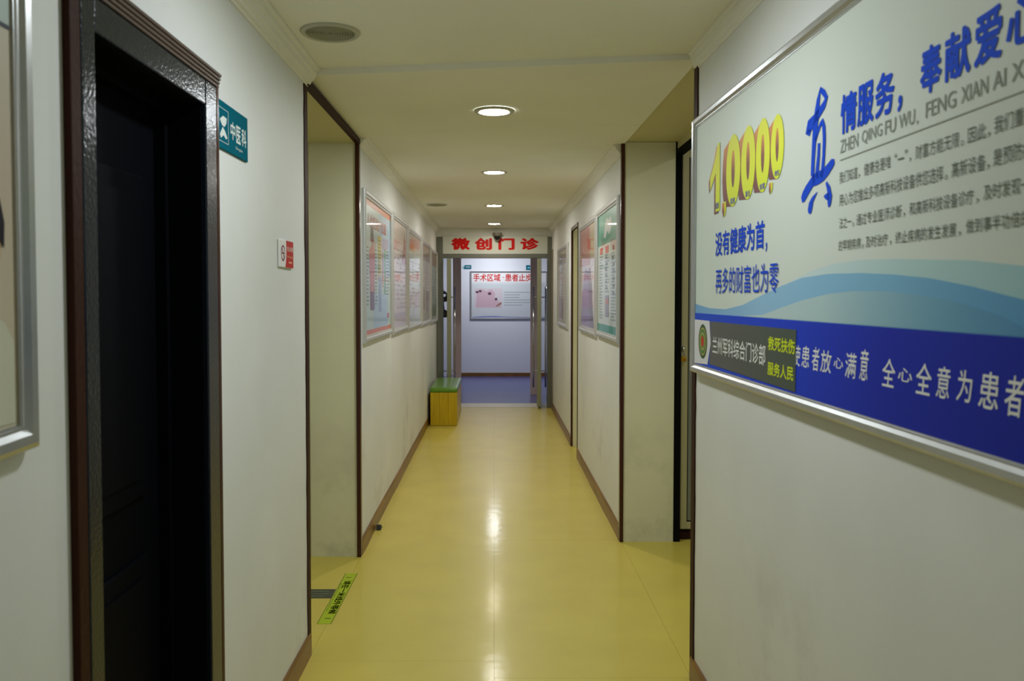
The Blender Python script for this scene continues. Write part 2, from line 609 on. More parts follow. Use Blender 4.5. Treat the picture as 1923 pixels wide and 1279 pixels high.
struct(boxes('trim_9', [(XR - .008, XR + .015, 7.87, 8.53, 2.15, 2.185)], M_strip), 'brown strip over the right doorway')
struct(boxes('trim_9', [(XR - .012, XR + .01, 11.20, 11.40, 0.0, 2.12)], mat('taupe_strip', (124, 112, 90), .5)), 'taupe trim board next to the glass door')

# ---- door_1 : dark doorway in the near left wall
d1 = struct(thing('door_1', 'dark navy panelled door in a glossy charcoal frame on the left', 'door', (XL, D0, 0)), None)
del d1['category']


def dbox(name, lst, m, bev=0, parent=d1):
    return boxes(name, [(a, b, c - D0, d - D0, e, f) for a, b, c, d, e, f in lst], m, parent, bev)


P = 0.016
dbox('jamb', [(-.13, P, 1.583, 1.64, 0, 2.072)], M_dark, .004)
dbox('jamb', [(-.13, P, 2.262, 2.348, 0, 2.072)], M_dark, .004)
dbox('frame_head', [(-.13, P - .001, 1.64, 2.262, 2.004, 2.072)], M_dark, .004)
dbox('door_stop', [(-.115, -.085, 1.64, 1.662, 0, 2.004), (-.115, -.085, 2.24, 2.262, 0, 2.004), (-.115, -.085, 1.662, 2.24, 1.982, 2.004)], M_leafd)
lf = dbox('leaf', [(-.155, -.115, 1.642, 2.26, .006, 2.0)], M_leafd, .002)
for z0, z1 in ((.18, .85), (1.0, 1.80)):
    bm = bmesh.new()
    y0, y1 = 1.75 - D0, 2.15 - D0
    box(bm, -.116, -.104, y0, y1, z0, z1)
    bevel(bm, .005, 2)
    box(bm, -.116, -.098, y0 + .05, y1 - .05, z0 + .05, z1 - .05)
    mesh_obj('raised_panel', bm, M_leafd, lf)
dbox('jamb_lining', [(-.128, .002, 1.6395, 1.6425, 0, 2.0045), (-.128, .002, 2.2595, 2.2625, 0, 2.0045), (-.128, .002, 1.6425, 2.2595, 2.0015, 2.0045)], M_leafd)


# reeded architrave around it: each reed is a piece
def reeds(y0, y1, z0, z1, n, vertical):
    for i in range(n):
        bm = bmesh.new()
        if vertical:
            a = y0 + (y1 - y0) * i / n
            b = y0 + (y1 - y0) * (i + 1) / n
            box(bm, 0, .017, a + .0006, b - .0006, 0, z1)
        else:
            a = z0 + (z1 - z0) * i / n
            b = z0 + (z1 - z0) * (i + 1) / n
            box(bm, 0, .017 + .0025 * i, y0, y1, a + .0006, b - .0006)
        bevel(bm, .0028, 2)
        o = mesh_obj('architrave_reed', bm, M_reed if not vertical else M_strip, d1)


dbox('architrave_side', [(0, .015, 1.543, 1.583, 0, 2.074)], M_stripd, .003)
reeds(2.348 - D0, 2.368 - D0, 0, 2.105, 2, True)
reeds(1.543 - D0, 2.372 - D0, 2.073, 2.112, 4, False)

# ---- door_2 : pale door in the side room on the right
d2 = struct(thing('door_2', 'pale green white door leaf with grey panel in the right recess', 'door', (1.152, 5.25, 0)), None)
del d2['category']
boxes('stile', [(0, .04, -.018, .018, .06, 2.405)], M_pdoor, d2, .003)
boxes('stile', [(.70, .74, -.018, .018, .06, 2.405)], M_pdoor, d2, .003)
boxes('rail', [(.04, .70, -.018, .018, .06, .105)], M_pdoor, d2, .003)
boxes('rail', [(.04, .70, -.018, .018, 2.35, 2.405)], M_pdoor, d2, .003)
boxes('door_panel', [(.038, .70, -.005, .008, .103, 2.352)], M_frost, d2)
boxes('gasket', [(.04, .046, -.010, -.004, .105, 2.35), (.046, .70, -.010, -.004, .105, .111)], M_void, d2)
boxes('sill', [(-.02, .78, -.03, .03, 0.0, .045)], M_stripd, d2)
bm = bmesh.new()
lathe(bm, [(0, 0.034), (.012, .033), (.015, .026), (.009, .014), (.009, .006), (.017, .004), (.017, 0)], 20)
bmesh.ops.rotate(bm, verts=bm.verts, cent=(0, 0, 0), matrix=Matrix.Rotation(PI / 2, 3, 'X'))
bmesh.ops.translate(bm, verts=bm.verts, vec=(.006, -.018, 1.178))
mesh_obj('door_knob', bm, M_chrome, d2, True)

# ---- door_3 : double glass door at the end
d3 = struct(thing('door_3', 'grey metal framed double glass door standing open at the corridor end', 'door', (0, YE, 0)), None)
del d3['category']
boxes('frame_post', [(-.772, -.688, -.05, .06, 0, 2.30)], M_gal, d3, .004)
boxes('frame_post', [(.715, .772, -.05, .06, 0, 2.30)], M_gal, d3, .004)
boxes('frame_head', [(-.688, .715, -.05, .06, 2.016, 2.072)], M_gal, d3, .004)
for sg in (1, -1):
    lf = bpy.data.objects.new('glass_leaf', None)
    COL.objects.link(lf)
    lf.parent = d3
    lf.location = (.600 * sg, -.145, 0)
    lf.rotation_euler = (0, 0, -sg * math.radians(3.5))
    boxes('stile', [(-.029, .029, 0, .05, .03, 2.005)], M_stile, lf, .003)
    boxes('stile', [(-.020, .020, .70, .75, .03, 2.005)], M_stile, lf, .003)
    boxes('bottom_rail', [(-.020, .020, .05, .70, .03, .12)], M_stile, lf, .002)
    boxes('top_rail', [(-.020, .020, .05, .70, 1.94, 2.005)], M_stile, lf, .002)
    boxes('pane', [(-.005, .005, .05, .70, .12, 1.94)], M_glass, lf)
    for s2 in (1, -1):
        bm = bmesh.new()
        x = s2 * .085
        tube(bm, [(x, .66, .22), (x, .66, 1.64)], .0125, 12)
        for z in (.45, 1.49):
            tube(bm, [(s2 * .004, .66, z), (x, .66, z)], .009, 10)
        mesh_obj('pull_handle', bm, M_chrome, lf, True)


# ------------------------------------------------------------------ downlights
def downlight(y, z, x=0.0, emit=(1, 1, 1), power=LAMP, label=''):
    t = thing('downlight', label, 'ceiling light', (x, y, z), 0, 'recessed round downlights along the corridor ceiling')
    bm = bmesh.new()
    lathe(bm, [(.072, .004), (.072, -.003), (.077, -.0055), (.096, -.004), (.100, 0), (.100, .004)], 40)
    mesh_obj('rim', bm, M_rim, t, True)
    bm = bmesh.new()
    lathe(bm, [(0, -.0045), (.060, -.004), (.072, -.0028)], 40)
    for f in bm.faces:
        f.normal_update()
        if f.normal.z > 0:
            f.normal_flip()
    m = bpy.data.materials.new('lamp_lens')
    m.use_nodes = True
    nt = m.node_tree
    nt.nodes.clear()
    e = nt.nodes.new('ShaderNodeEmission')
    e.inputs[0].default_value = emit + (1,)
    e.inputs[1].default_value = power
    o_ = nt.nodes.new('ShaderNodeOutputMaterial')
    nt.links.new(e.outputs[0], o_.inputs[0])
    me = bpy.data.meshes.new('lens')
    bm.to_mesh(me)
    bm.free()
    me.materials.append(m)
    o = bpy.data.objects.new('lens', me)
    COL.objects.link(o)
    o.parent = t
    return t


COOL = (0.90, 0.96, 1.0)
NEUT = (1.0, 0.97, 0.92)
WARM = (1.0, 0.90, 0.76)
downlight(-1.9, 2.437, 0, COOL, LAMP, 'round downlight far behind the viewer')
downlight(2.16, 2.437, 0, COOL, LAMP, 'round downlight beside the near ceiling speaker')
downlight(4.22, 2.409, 0, COOL, LAMP, 'largest and nearest lit round downlight, between the two side openings')
downlight(6.34, 2.42, 0, NEUT, LAMP, 'second lit round downlight from the front, past the side openings')
downlight(8.65, 2.42, 0, NEUT, LAMP * 0.85, 'third lit round downlight from the front, beside the small far speaker')
downlight(10.79, 2.42, 0, WARM, LAMP * 0.6, 'farthest and smallest lit round downlight, just in front of the red lettered sign')
downlight(15.05, 2.60, 0, (0.92, 0.95, 1.0), ROOM_LAMP, 'round downlight of the far room, mirrored in the floor')
downlight(13.2, 2.60, -1.7, (0.92, 0.95, 1.0), 60.0, 'added unseen fill lamp at the left of the far room')  # added out of view to brighten the far room
downlight(13.2, 2.60, 1.7, (0.92, 0.95, 1.0), 60.0, 'added unseen fill lamp at the right of the far room')  # its twin on the right, likewise added for light

downlight(4.2, 2.62, 1.75, NEUT, 70.0, 'added unseen lamp in the side room, lighting the pale door')  # added lamp out of view, brightens the pale door leaf


# ceiling speakers
def speaker(x, y, z, label):
    t = thing('ceiling_speaker', label, 'speaker', (x, y, z), 0, 'round ceiling speakers')
    bm = bmesh.new()
    lathe(bm, [(.104, .004), (.106, -.004), (.100, -.010), (.088, -.008), (.086, .002)], 44)
    mesh_obj('rim', bm, M_rim, t, True)
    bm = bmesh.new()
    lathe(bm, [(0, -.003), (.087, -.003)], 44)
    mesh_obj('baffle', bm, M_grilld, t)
    bm = bmesh.new()
    for i in range(9):
        r = .008 + i * .0092
        lathe(bm, [(r, -.004), (r + .002, -.0075), (r + .0052, -.0075), (r + .007, -.004)], 44)
    mesh_obj('grille', bm, M_grille, t, True)
    return t


speaker(-.580, 3.05, 2.437, 'large round speaker grille in the near ceiling by the left cornice')
speaker(-.574, 8.55, 2.42, 'small faint round speaker grille in the far ceiling above the left posters')

# ------------------------------------------------------------------ big poster on the near right wall
M_paper = ramp_mat('poster_paper', [(0, (216, 228, 218)), (.35, (210, 218, 208)), (1, (198, 206, 196))], 0, .5)
bp = thing('wall_poster', 'huge aluminium framed health poster with blue band on the near right wall', 'poster', (XR, 3.28, 0), RW)
U0, U1, V0, V1 = 0.030, 2.62, 1.213, 2.168
slab('backing_board', U0 + .004, U1 - .004, V0 + .004, V1 - .004, .001, .016, M_paper, bp)
frame(bp, U0, U1, V0, V1, .036, .030, M_alu)
n0 = .0165
blue = ink('royal_blue', (0, 70, 206), .7)
grey = ink('grey_text', (138, 144, 134))
# waves
top1 = [(.06, 1.474), (.12, 1.468), (.268, 1.459), (.455, 1.458), (.642, 1.474), (.804, 1.501), (.965, 1.527), (1.121, 1.547), (1.283, 1.553), (1.464, 1.550), (1.607, 1.543),
        (1.729, 1.534), (1.867, 1.517), (2.012, 1.494), (2.25, 1.462), (2.59, 1.44)]
pale = [(.86, 1.502), (1.0, 1.531), (1.121, 1.553), (1.22, 1.568), (1.33, 1.576), (1.45, 1.578), (1.6, 1.574), (1.728, 1.567), (1.865, 1.560), (2.01, 1.545), (2.3, 1.50), (2.59, 1.45)]
flat('wave_print', [[(.86, 1.44)] + pale[::1] + [(2.59, 1.44)]][::1], n0, ramp_mat('ink_pale_wave', [(0, (208, 222, 222)), (.5, (170, 202, 202)), (1, (120, 172, 190))], 0), bp)
flat('wave_print', [[(.06, 1.435)] + top1 + [(2.59, 1.435)]], n0 + .0005,
     ramp_mat('ink_blue_wave', [(0, (120, 172, 220)), (.3, (146, 190, 220)), (.6, (120, 174, 204)), (.85, (72, 140, 192)), (1, (50, 118, 180))], 0), bp)
flat('wave_print', [[(.60, 1.44), (.825, 1.447), (.967, 1.468), (1.123, 1.490), (1.284, 1.506), (1.423, 1.512), (1.6, 1.510), (1.8, 1.495), (1.95, 1.47), (2.05, 1.44)]], n0 + .001,
     ramp_mat('ink_grey_wave', [(0, (196, 212, 212)), (.45, (172, 198, 200)), (.8, (110, 162, 188)), (1, (76, 136, 184))], 0), bp)
# blue band
flat('blue_band', [rect(.06, 2.59, 1.235, 1.4385)], n0 + .0016, ramp_mat('ink_band', [(0, (0, 74, 214)), (.35, (0, 56, 200)), (.6, (0, 34, 168)), (1, (0, 26, 146))], 0, .5), bp)
wht = ink('white_script', (226, 228, 222))
letters('script_lettering', [('使', 1.078, 1.124, 1.322, 1.376), ('患', 1.134, 1.184, 1.323, 1.377), ('者', 1.200, 1.244, 1.320, 1.378), ('放', 1.253, 1.315, 1.321, 1.374),
                             ('心', 1.328, 1.379, 1.337, 1.362), ('满', 1.390, 1.444, 1.321, 1.377), ('意', 1.463, 1.501, 1.322, 1.389), ('全', 1.564, 1.617, 1.320, 1.377),
                             ('心', 1.629, 1.683, 1.337, 1.363), ('全', 1.697, 1.751, 1.320, 1.378), ('意', 1.769, 1.811, 1.321, 1.378), ('为', 1.834, 1.877, 1.323, 1.377),
                             ('患', 1.898, 1.951, 1.320, 1.380), ('者', 1.966, 2.011, 1.317, 1.380)], n0 + .0021, wht, bp, .006, .12)
# yellow figure with brown shaded sides
ext = ramp_mat('ink_brown_side', [(0, (116, 66, 66)), (.45, (138, 80, 62)), (1, (226, 148, 66))], 2)
yel = ramp_mat('ink_yellow', [(0, (216, 232, 30)), (.5, (230, 236, 24)), (1, (222, 226, 30))], 2)
zer = [(.530, .076, 1.905, .115), (.682, .068, 1.906, .111), (.816, .060, 1.906, .106), (.935, .051, 1.910, .088)]
for i, (cu, ru, cv, rv) in enumerate(zer):
    px = zer[i - 1][0] + zer[i - 1][1] * .6 if i else cu - ru - .045
    L = ell(cu, cv, ru, rv, 48)
    lo = px if i else cu - ru - .042
    side = [(cu, cv + rv), (lo + .012, cv + rv * .72), (lo, cv + rv * .3), (lo - (.0 if i else .004), cv - rv * .2), (lo + .004, cv - rv * .6), (lo + .018, cv - rv * .93), (cu, cv - rv)]
    flat('figure_side', [side], n0 + .0006, ext, bp)
one = [(.352, 2.022), (.378, 2.022), (.382, 1.792), (.330, 1.792), (.330, 1.925), (.262, 1.872), (.258, 1.915), (.285, 1.94), (.33, 1.985)]
flat('figure_side', [[(u - .020, v - .008) for u, v in one]], n0 + .0006, ext, bp)
flat('figure_print', [one], n0 + .0012, yel, bp)
for cu, ru, cv, rv in zer:
    n = 48
    o_, i_ = ell(cu, cv, ru, rv, n), ell(cu, cv + .005, ru * .24, rv * .52, n)
    flat('figure_print', [[o_[k], o_[(k + 1) % n], i_[(k + 1) % n], i_[k]] for k in range(n)], n0 + .0012, yel, bp)
    flat('figure_side', [i_], n0 + .0009, ext, bp)
flat('figure_print', [[(.425, 1.815), (.455, 1.815), (.455, 1.785), (.44, 1.765), (.432, 1.768), (.44, 1.785), (.425, 1.785)]], n0 + .0012, yel, bp)
flat('figure_side', [[(.410, 1.812), (.437, 1.812), (.437, 1.78), (.425, 1.762), (.410, 1.785)]], n0 + .0013, ext, bp)
flat('figure_side', [[(.872, 1.818), (.889, 1.818), (.889, 1.80), (.878, 1.785), (.872, 1.80)]], n0 + .0013, ext, bp)
flat('figure_print', [[(.889, 1.818), (.902, 1.818), (.900, 1.80), (.887, 1.785)]], n0 + .0012, yel, bp)
tag_ = ink('blue_tag', (92, 92, 178))
letters('tag_lettering', [('健康', .330, .372, 1.800, 1.822), ('家庭', .505, .556, 1.797, 1.818), ('事业', .660, .706, 1.802, 1.822), ('财富', .795, .838, 1.808, 1.826),
                          ('地位', .918, .956, 1.830, 1.846)], n0 + .0018, tag_, bp, .01)
# blue slogans
letters('slogan_lettering', [('没有健康为首', .331, .838, 1.637, 1.721), ('，', .848, .861, 1.627, 1.654)], n0 + .0010, blue, bp, .022)
letters('slogan_lettering', [('再多的财富也为零', .342, .958, 1.510, 1.596)], n0 + .0022, blue, bp, .004)
# the large brush written character, stroke by stroke
bs = []
bs += stroke([(1.226, 1.998), (1.214, 1.972), (1.206, 1.945), (1.197, 1.905), (1.191, 1.872), (1.186, 1.829), (1.184, 1.795)], [0.0024, 0.0096, 0.0136, 0.0144, 0.0120, 0.0104, 0.0104])
bs += stroke([(1.224, 1.996), (1.248, 1.981), (1.262, 1.967), (1.250, 1.953), (1.226, 1.943), (1.203, 1.933)], [.006, .008, .009, .010, .011, .012])
bs += stroke([(1.208, 1.936), (1.185, 1.928), (1.160, 1.920), (1.152, 1.910), (1.166, 1.900)], [.010, .014, .018, .016, .006])
bs += stroke([(1.200, 1.878), (1.213, 1.896), (1.230, 1.912), (1.240, 1.917), (1.250, 1.900), (1.253, 1.870), (1.251, 1.835), (1.246, 1.805), (1.238, 1.783)],
             [0.0048, 0.0056, 0.0064, 0.0072, 0.0088, 0.0088, 0.0080, 0.0088, 0.0080])
bs += stroke([(1.222, 1.868), (1.220, 1.838), (1.214, 1.808), (1.210, 1.785)], [0.0072, 0.0080, 0.0096, 0.0112])
bs += stroke([(1.312, 1.810), (1.300, 1.808), (1.278, 1.798), (1.250, 1.788), (1.215, 1.785), (1.185, 1.783)], [.006, .011, .013, .014, .016, .014])
bs += stroke([(1.200, 1.790), (1.178, 1.778), (1.150, 1.764), (1.128, 1.750), (1.116, 1.744)], [.011, .013, .014, .014, .008])
bs += stroke([(1.268, 1.768), (1.282, 1.752), (1.290, 1.732), (1.286, 1.715), (1.282, 1.709)], [.004, .009, .012, .009, .002])
bs += stroke([(1.285, 1.733), (1.268, 1.735), (1.256, 1.737)], [.010, .007, .002])
bs += stroke([(1.215, 1.752), (1.188, 1.738), (1.175, 1.724), (1.168, 1.710), (1.166, 1.705)], [.001, .007, .013, .012, .005])
flat('brush_character', bs, n0 + .0010, blue, bp)
letters('headline_lettering', [('情', 1.343, 1.425, 1.863, 1.951), ('服', 1.428, 1.504, 1.863, 1.951), ('务', 1.511, 1.592, 1.863, 1.952), ('，', 1.606, 1.624, 1.858, 1.890),
                               ('奉', 1.690, 1.763, 1.868, 1.955), ('献', 1.773, 1.852, 1.872, 1.955), ('爱', 1.862, 1.937, 1.874, 1.960), ('心', 1.947, 2.030, 1.880, 1.952)],
        n0 + .0010, blue, bp, .028)
letters('romanised_lettering', [('ZHEN', 1.343, 1.434, 1.823, 1.852), ('QING', 1.452, 1.543, 1.822, 1.852), ('FU', 1.556, 1.600, 1.824, 1.852), ('WU', 1.613, 1.672, 1.824, 1.852),
                                (',', 1.680, 1.685, 1.819, 1.828), ('FENG', 1.712, 1.810, 1.825, 1.854), ('XIAN', 1.826, 1.902, 1.826, 1.854), ('AI', 1.915, 1.948, 1.827, 1.855),
                                ('XIN', 1.963, 2.030, 1.828, 1.856)], n0 + .0010, grey, bp)
flat('rule_line', [rect(1.343, 2.06, 1.8065, 1.8085)], n0 + .0010, grey, bp)
a, b_ = 1.755, 1.781
body = [('我们知道', 1.341, 1.433, a, b_), ('，', 1.439, 1.445, a, a + .008), ('健康总是唯', 1.464, 1.581, a, b_), ('“', 1.597, 1.606, b_ - .009, b_), ('一', 1.610, 1.634, a + .010, a + .013),
        ('”', 1.638, 1.647, b_ - .009, b_), ('，', 1.655, 1.661, a, a + .008), ('财富方能无限', 1.677, 1.822, a, b_), ('。', 1.828, 1.836, a, a + .009), ('因此', 1.848, 1.899, a, b_),
        ('，', 1.904, 1.910, a, a + .008), ('我们重视', 1.921, 2.020, a + .002, b_ + .003)]
a, b_ = 1.704, 1.731
body += [('用心为您推出多项高新科技设备供您选择', 1.342, 1.774, a, b_), ('。', 1.780, 1.788, a, a + .009), ('高新设备', 1.801, 1.899, a, b_), ('，', 1.904, 1.910, a, a + .008),
         ('是预防疾病', 1.920, 2.042, a + .002, b_ + .002)]
a, b_ = 1.653, 1.678
body += [('法之一', 1.343, 1.405, a, b_), ('。', 1.412, 1.420, a, a + .009), ('通过专业医师诊断', 1.431, 1.628, a, b_), ('，', 1.636, 1.642, a, a + .008),
         ('和高新科技设备诊疗', 1.658, 1.868, a, b_), ('，', 1.876, 1.882, a, a + .008), ('及时发现一', 1.896, 2.014, a + .002, b_ + .002)]
a, b_ = 1.603, 1.627
body += [('的早期疾病', 1.342, 1.453, a, b_), ('。', 1.459, 1.467, a, a + .009), ('及时治疗', 1.477, 1.574, a, b_), ('，', 1.583, 1.589, a, a + .008),
         ('终止疾病的发生发展', 1.606, 1.818, a, b_), ('，', 1.826, 1.832, a, a + .008), ('做到事半功倍的', 1.848, 2.014, a + .002, b_ + .002)]
letters('body_lettering', body, n0 + .0010, ink('body_text', (98, 104, 94)), bp)
# sticker strip with emblem laid over the blue band
flat('sticker_tab', [[(.066, 1.250), (.250, 1.258), (.290, 1.335), (.272, 1.414), (.066, 1.414)]], n0 + .0028, ink('sticker_white', (222, 222, 226)), bp)
flat('sticker_band', [[(.268, 1.262), (1.094, 1.254), (1.096, 1.415), (.280, 1.413), (.292, 1.335)]], n0 + .0027, ramp_mat('ink_sticker', [(0, (98, 98, 98)), (.5, (86, 90, 84)), (1, (70, 82, 72))], 0), bp)
for r_, c_, k in ((1.0, (64, 92, 62), 0), (.80, (206, 190, 90), 1), (.74, (94, 132, 74), 2), (.50, (218, 206, 120), 3), (.45, (104, 140, 78), 4), (.32, (196, 62, 40), 5)):
    flat('emblem', [ell(.185, 1.337, .060 * r_, .063 * r_, 36)], n0 + .0031 + k * .0003, ink('emblem_%d_%d_%d' % c_, c_), bp)
letters('sticker_lettering', [('兰州军科综合门诊部', .315, .864, 1.303, 1.363)], n0 + .0032, wht, bp, .010)
lime = ink('lime', (206, 222, 36))
letters('sticker_lettering', [('救死扶伤', .885, 1.088, 1.350, 1.389), ('服务人民', .883, 1.080, 1.280, 1.318)], n0 + .0032, lime, bp, .022)

# ------------------------------------------------------------------ corridor posters
GL = 0.45


def pic(parent, u0, u1, v0, v1, kind):
    n = .0085

    def I(nm, c):
        return mat('gloss_' + nm, c, .3, coat=GL, bump=.10, bscale=5, coat_rough=.03)
    W, H = u1 - u0, v1 - v0

    def R(a, b, c, d):
        return rect(u0 + a * W, u0 + b * W, v0 + c * H, v0 + d * H)
    rnd = random.Random(kind)
    if kind == 1:       # anatomy chart with orange bands
        slab('print', u0, u1, v0, v1, .002, n, I('mint', (186, 206, 202)), parent)
        flat('print_band', [R(0, 1, .955, 1), R(0, 1, .0, .035)], n + .0004, I('orange', (214, 108, 44)), parent)
        flat('print_panel', [R(.52, 1, .45, .95), R(.30, .85, .04, .30)], n + .0003, I('sky', (164, 192, 214)), parent)
        letters('print_title', [('人体经络穴位图', u0 + .08 * W, u0 + .80 * W, v0 + .80 * H, v0 + .90 * H)], n + .0008, I('rose', (176, 74, 70)), parent, .03)
        sil = [(.18, .20), (.24, .20), (.245, .36), (.265, .36), (.27, .20), (.33, .20), (.335, .40), (.36, .62), (.30, .655), (.275, .67), (.275, .70), (.29, .73), (.255, .775), (.22, .73),
               (.235, .70), (.235, .67), (.20, .655), (.145, .62), (.17, .40)]
        flat('print_figure', [[(u0 + a * W, v0 + b * H) for a, b in sil]], n + .0006, I('flesh', (188, 108, 110)), parent)
        flat('print_figure', [R(.19, .32, .18, .32)], n + .0009, I('plum', (98, 70, 104)), parent)
        flat('print_figure', [[(u0 + a * W, v0 + b * H) for a, b in ((.20, .70), (.31, .70), (.30, .80), (.255, .82), (.21, .80))]], n + .0010, I('charcoal', (70, 66, 70)), parent)
        flat('print_column', [R(.47, .60, .46, .77)], n + .0006, I('mustard', (204, 184, 66)), parent)
        flat('print_column', [R(.64, .68, .36, .66)], n + .0006, I('brick', (190, 120, 110)), parent)
        flat('print_column', [R(.72, .79, .30, .68)], n + .0006, I('leaf', (110, 160, 130)), parent)
        flat('print_column', [R(.49, .60, .16, .44)], n + .0006, I('slate_blue', (136, 156, 190)), parent)
        flat('print_column', [R(.84, .93, .10, .14)], n + .0006, I('magenta', (190, 70, 110)), parent)
        flat('print_text_rows', [R(.06, .06 + rnd.uniform(.05, .08), .22 + i * .028, .23 + i * .028) for i in range(16)]
             + [R(.36, .36 + rnd.uniform(.04, .07), .22 + i * .028, .23 + i * .028) for i in range(16)]
             + [R(.485, .485 + rnd.uniform(.06, .10), .475 + i * .028, .487 + i * .028) for i in range(10)]
             + [R(.82, .82 + rnd.uniform(.06, .12), .30 + i * .028, .31 + i * .028) for i in range(14)], n + .0012, I('slate', (108, 116, 116)), parent)
    elif kind in (2, 3, 4, 5, 8):
        bgs = {2: (196, 182, 182), 3: (192, 198, 190), 4: (178, 168, 152), 5: (150, 162, 160), 8: (190, 180, 166)}
        slab('print', u0, u1, v0, v1, .002, n, I('bg%d' % kind, bgs[kind]), parent)
        tops = {2: (188, 170, 160), 3: (176, 170, 158), 4: (150, 124, 104), 5: (140, 116, 100), 8: (150, 132, 112)}
        flat('print_panel', [R(0, 1, .80, 1)], n + .0004, I('top%d' % kind, tops[kind]), parent)
        acc = {2: (150, 60, 60), 3: (214, 120, 50), 4: (140, 96, 72), 5: (120, 90, 80), 8: (130, 90, 80)}[kind]
        if kind == 2:
            flat('print_figure', [[(u0 + a * W, v0 + b * H) for a, b in ((.62, .62), (.96, .62), (.90, .80), (.82, .96), (.76, .80))]], n + .0008, I('acc2', acc), parent)
            flat('print_panel', [R(.02, .98, .10, .14)], n + .0006, I('mauve', (176, 160, 170)), parent)
        if kind == 3:
            flat('print_figure', [[(u0 + a * W, v0 + b * H) for a, b in ((.10, .84), (.40, .80), (.55, .86), (.30, .92))]], n + .0008, I('acc3', (196, 150, 104)), parent)
            flat('print_figure', [[(u0 + a * W, v0 + b * H) for a, b in ((.30, .10), (.60, .12), (.92, .40), (.86, .42))]], n + .0008, I('lilac', (196, 190, 206)), parent)
            flat('print_figure', [ell(u0 + .72 * W, v0 + .56 * H, .08 * W, .05 * H, 20)], n + .0008, I('rosewood', (160, 96, 84)), parent)
        if kind == 4:
            flat('print_figure', [R(.1, .4, .15, .45), R(.55, .9, .12, .40)], n + .0008, I('umber', (146, 122, 96)), parent)
        if kind == 5:
            flat('print_figure', [R(.1, .9, .05, .22)], n + .0008, I('moss', (96, 116, 74)), parent)
        if kind == 8:
            flat('print_figure', [R(.08, .55, .06, .34)], n + .0008, I('dusty_rose', (156, 120, 116)), parent)
        rows = []
        for cidx in range(4):
            for i in range(14):
                if rnd.random() < .8:
                    a = .06 + cidx * .235
                    rows.append(R(a, a + rnd.uniform(.06, .19), .18 + i * .042, .18 + i * .042 + .016))
        flat('print_text_rows', rows, n + .0012, I('rows%d' % kind, tuple(v * .78 for v in bgs[kind])), parent)
    elif kind == 6:     # teal headed chart, three columns
        slab('print', u0, u1, v0, v1, .002, n, I('chart_white', (208, 218, 212)), parent)
        flat('print_panel', [R(0, 1, .735, 1)], n + .0004, I('teal', (40, 152, 128)), parent)
        flat('print_band', [R(0, 1, 0, .065)], n + .0004, I('teal', (40, 152, 128)), parent)
        flat('print_title', [[(u0 + a * W, v0 + b * H) for a, b in ((.30, .80), (.42, .78), (.48, .84), (.60, .80), (.72, .86), (.66, .94), (.56, .92), (.48, .95), (.38, .90))]], n + .0006,
             I('silver', (196, 206, 204)), parent)
        flat('print_picture', [R(.10, .26, .66, .715), R(.40, .57, .655, .715)], n + .0006, I('tomato', (206, 66, 54)), parent)
        flat('print_picture', [ell(u0 + .80 * W, v0 + .68 * H, .045 * W, .022 * H, 16), ell(u0 + .78 * W, v0 + .60 * H, .04 * W, .018 * H, 16)], n + .0006, I('herb', (92, 104, 62)), parent)
        rows = []
        for a, wmax in ((.08, .20), (.38, .22), (.70, .22)):
            for i in range(22):
                if a == .38 and i < 9:
                    continue
                rows.append(R(a, a + wmax * rnd.uniform(.5, 1), .11 + i * .025, .11 + i * .025 + .011))
        flat('print_text_rows', rows, n + .0008, I('sage', (136, 158, 152)), parent)
        flat('print_picture', [ell(u0 + (.44 + .02 * (i % 2)) * W, v0 + (.62 - i * .05) * H, .035 * W, .014 * H, 14) for i in range(6)]
             + [ell(u0 + .80 * W, v0 + (.55 - i * .055) * H, .04 * W, .014 * H, 14) for i in range(5)], n + .0011, I('grey_blue', (112, 124, 130)), parent)
        flat('print_picture', [R(.40, .58, .13, .31)], n + .0011, I('mauve_grey', (150, 148, 160)), parent)
        flat('print_picture', [R(.40, .58, .24, .28)], n + .0014, I('salmon', (190, 130, 112)), parent)
    elif kind == 7:     # red top, purple cloth
        slab('print', u0, u1, v0, v1, .002, n, I('rose_beige', (200, 186, 180)), parent)
        flat('print_panel', [R(0, .64, .68, 1)], n + .0004, I('crimson', (172, 62, 60)), parent)
        flat('print_panel', [R(.64, 1, .68, 1)], n + .0004, I('khaki', (168, 152, 116)), parent)
        flat('print_panel', [R(0, .64, .62, .74)], n + .0006, I('terracotta', (182, 112, 88)), parent)
        flat('print_figure', [[(u0 + a * W, v0 + b * H) for a, b in ((.04, .02), (.74, .02), (.60, .28), (.52, .55), (.40, .60), (.28, .55), (.14, .30))]], n + .0008, I('violet', (142, 116, 158)), parent)
        flat('print_figure', [[(u0 + a * W, v0 + b * H) for a, b in ((.66, .02), (.90, .02), (.76, .40), (.66, .60), (.52, .56), (.60, .30))]], n + .0009, I('dusk', (112, 100, 112)), parent)
        flat('print_column', [R(.80, .94, .08, .60)], n + .0006, I('linen', (206, 200, 192)), parent)


def corridor_poster(side, y0, y1, v0, v1, kind, label):
    if side < 0:
        t = thing('wall_poster', label, 'poster', (XL, y0, 0), PI / 2, 'framed posters on the left corridor wall')
    else:
        t = thing('wall_poster', label, 'poster', (XR, y1, 0), -PI / 2, 'framed posters on the right corridor wall')
    Ln = y1 - y0
    slab('backing_board', .004, Ln - .004, v0 + .004, v1 - .004, 0.0, .004, M_white, t)
    frame(t, 0, Ln, v0, v1, .045, .024, M_aluw)
    pic(t, .044, Ln - .044, v0 + .044, v1 - .044, kind)
    return t


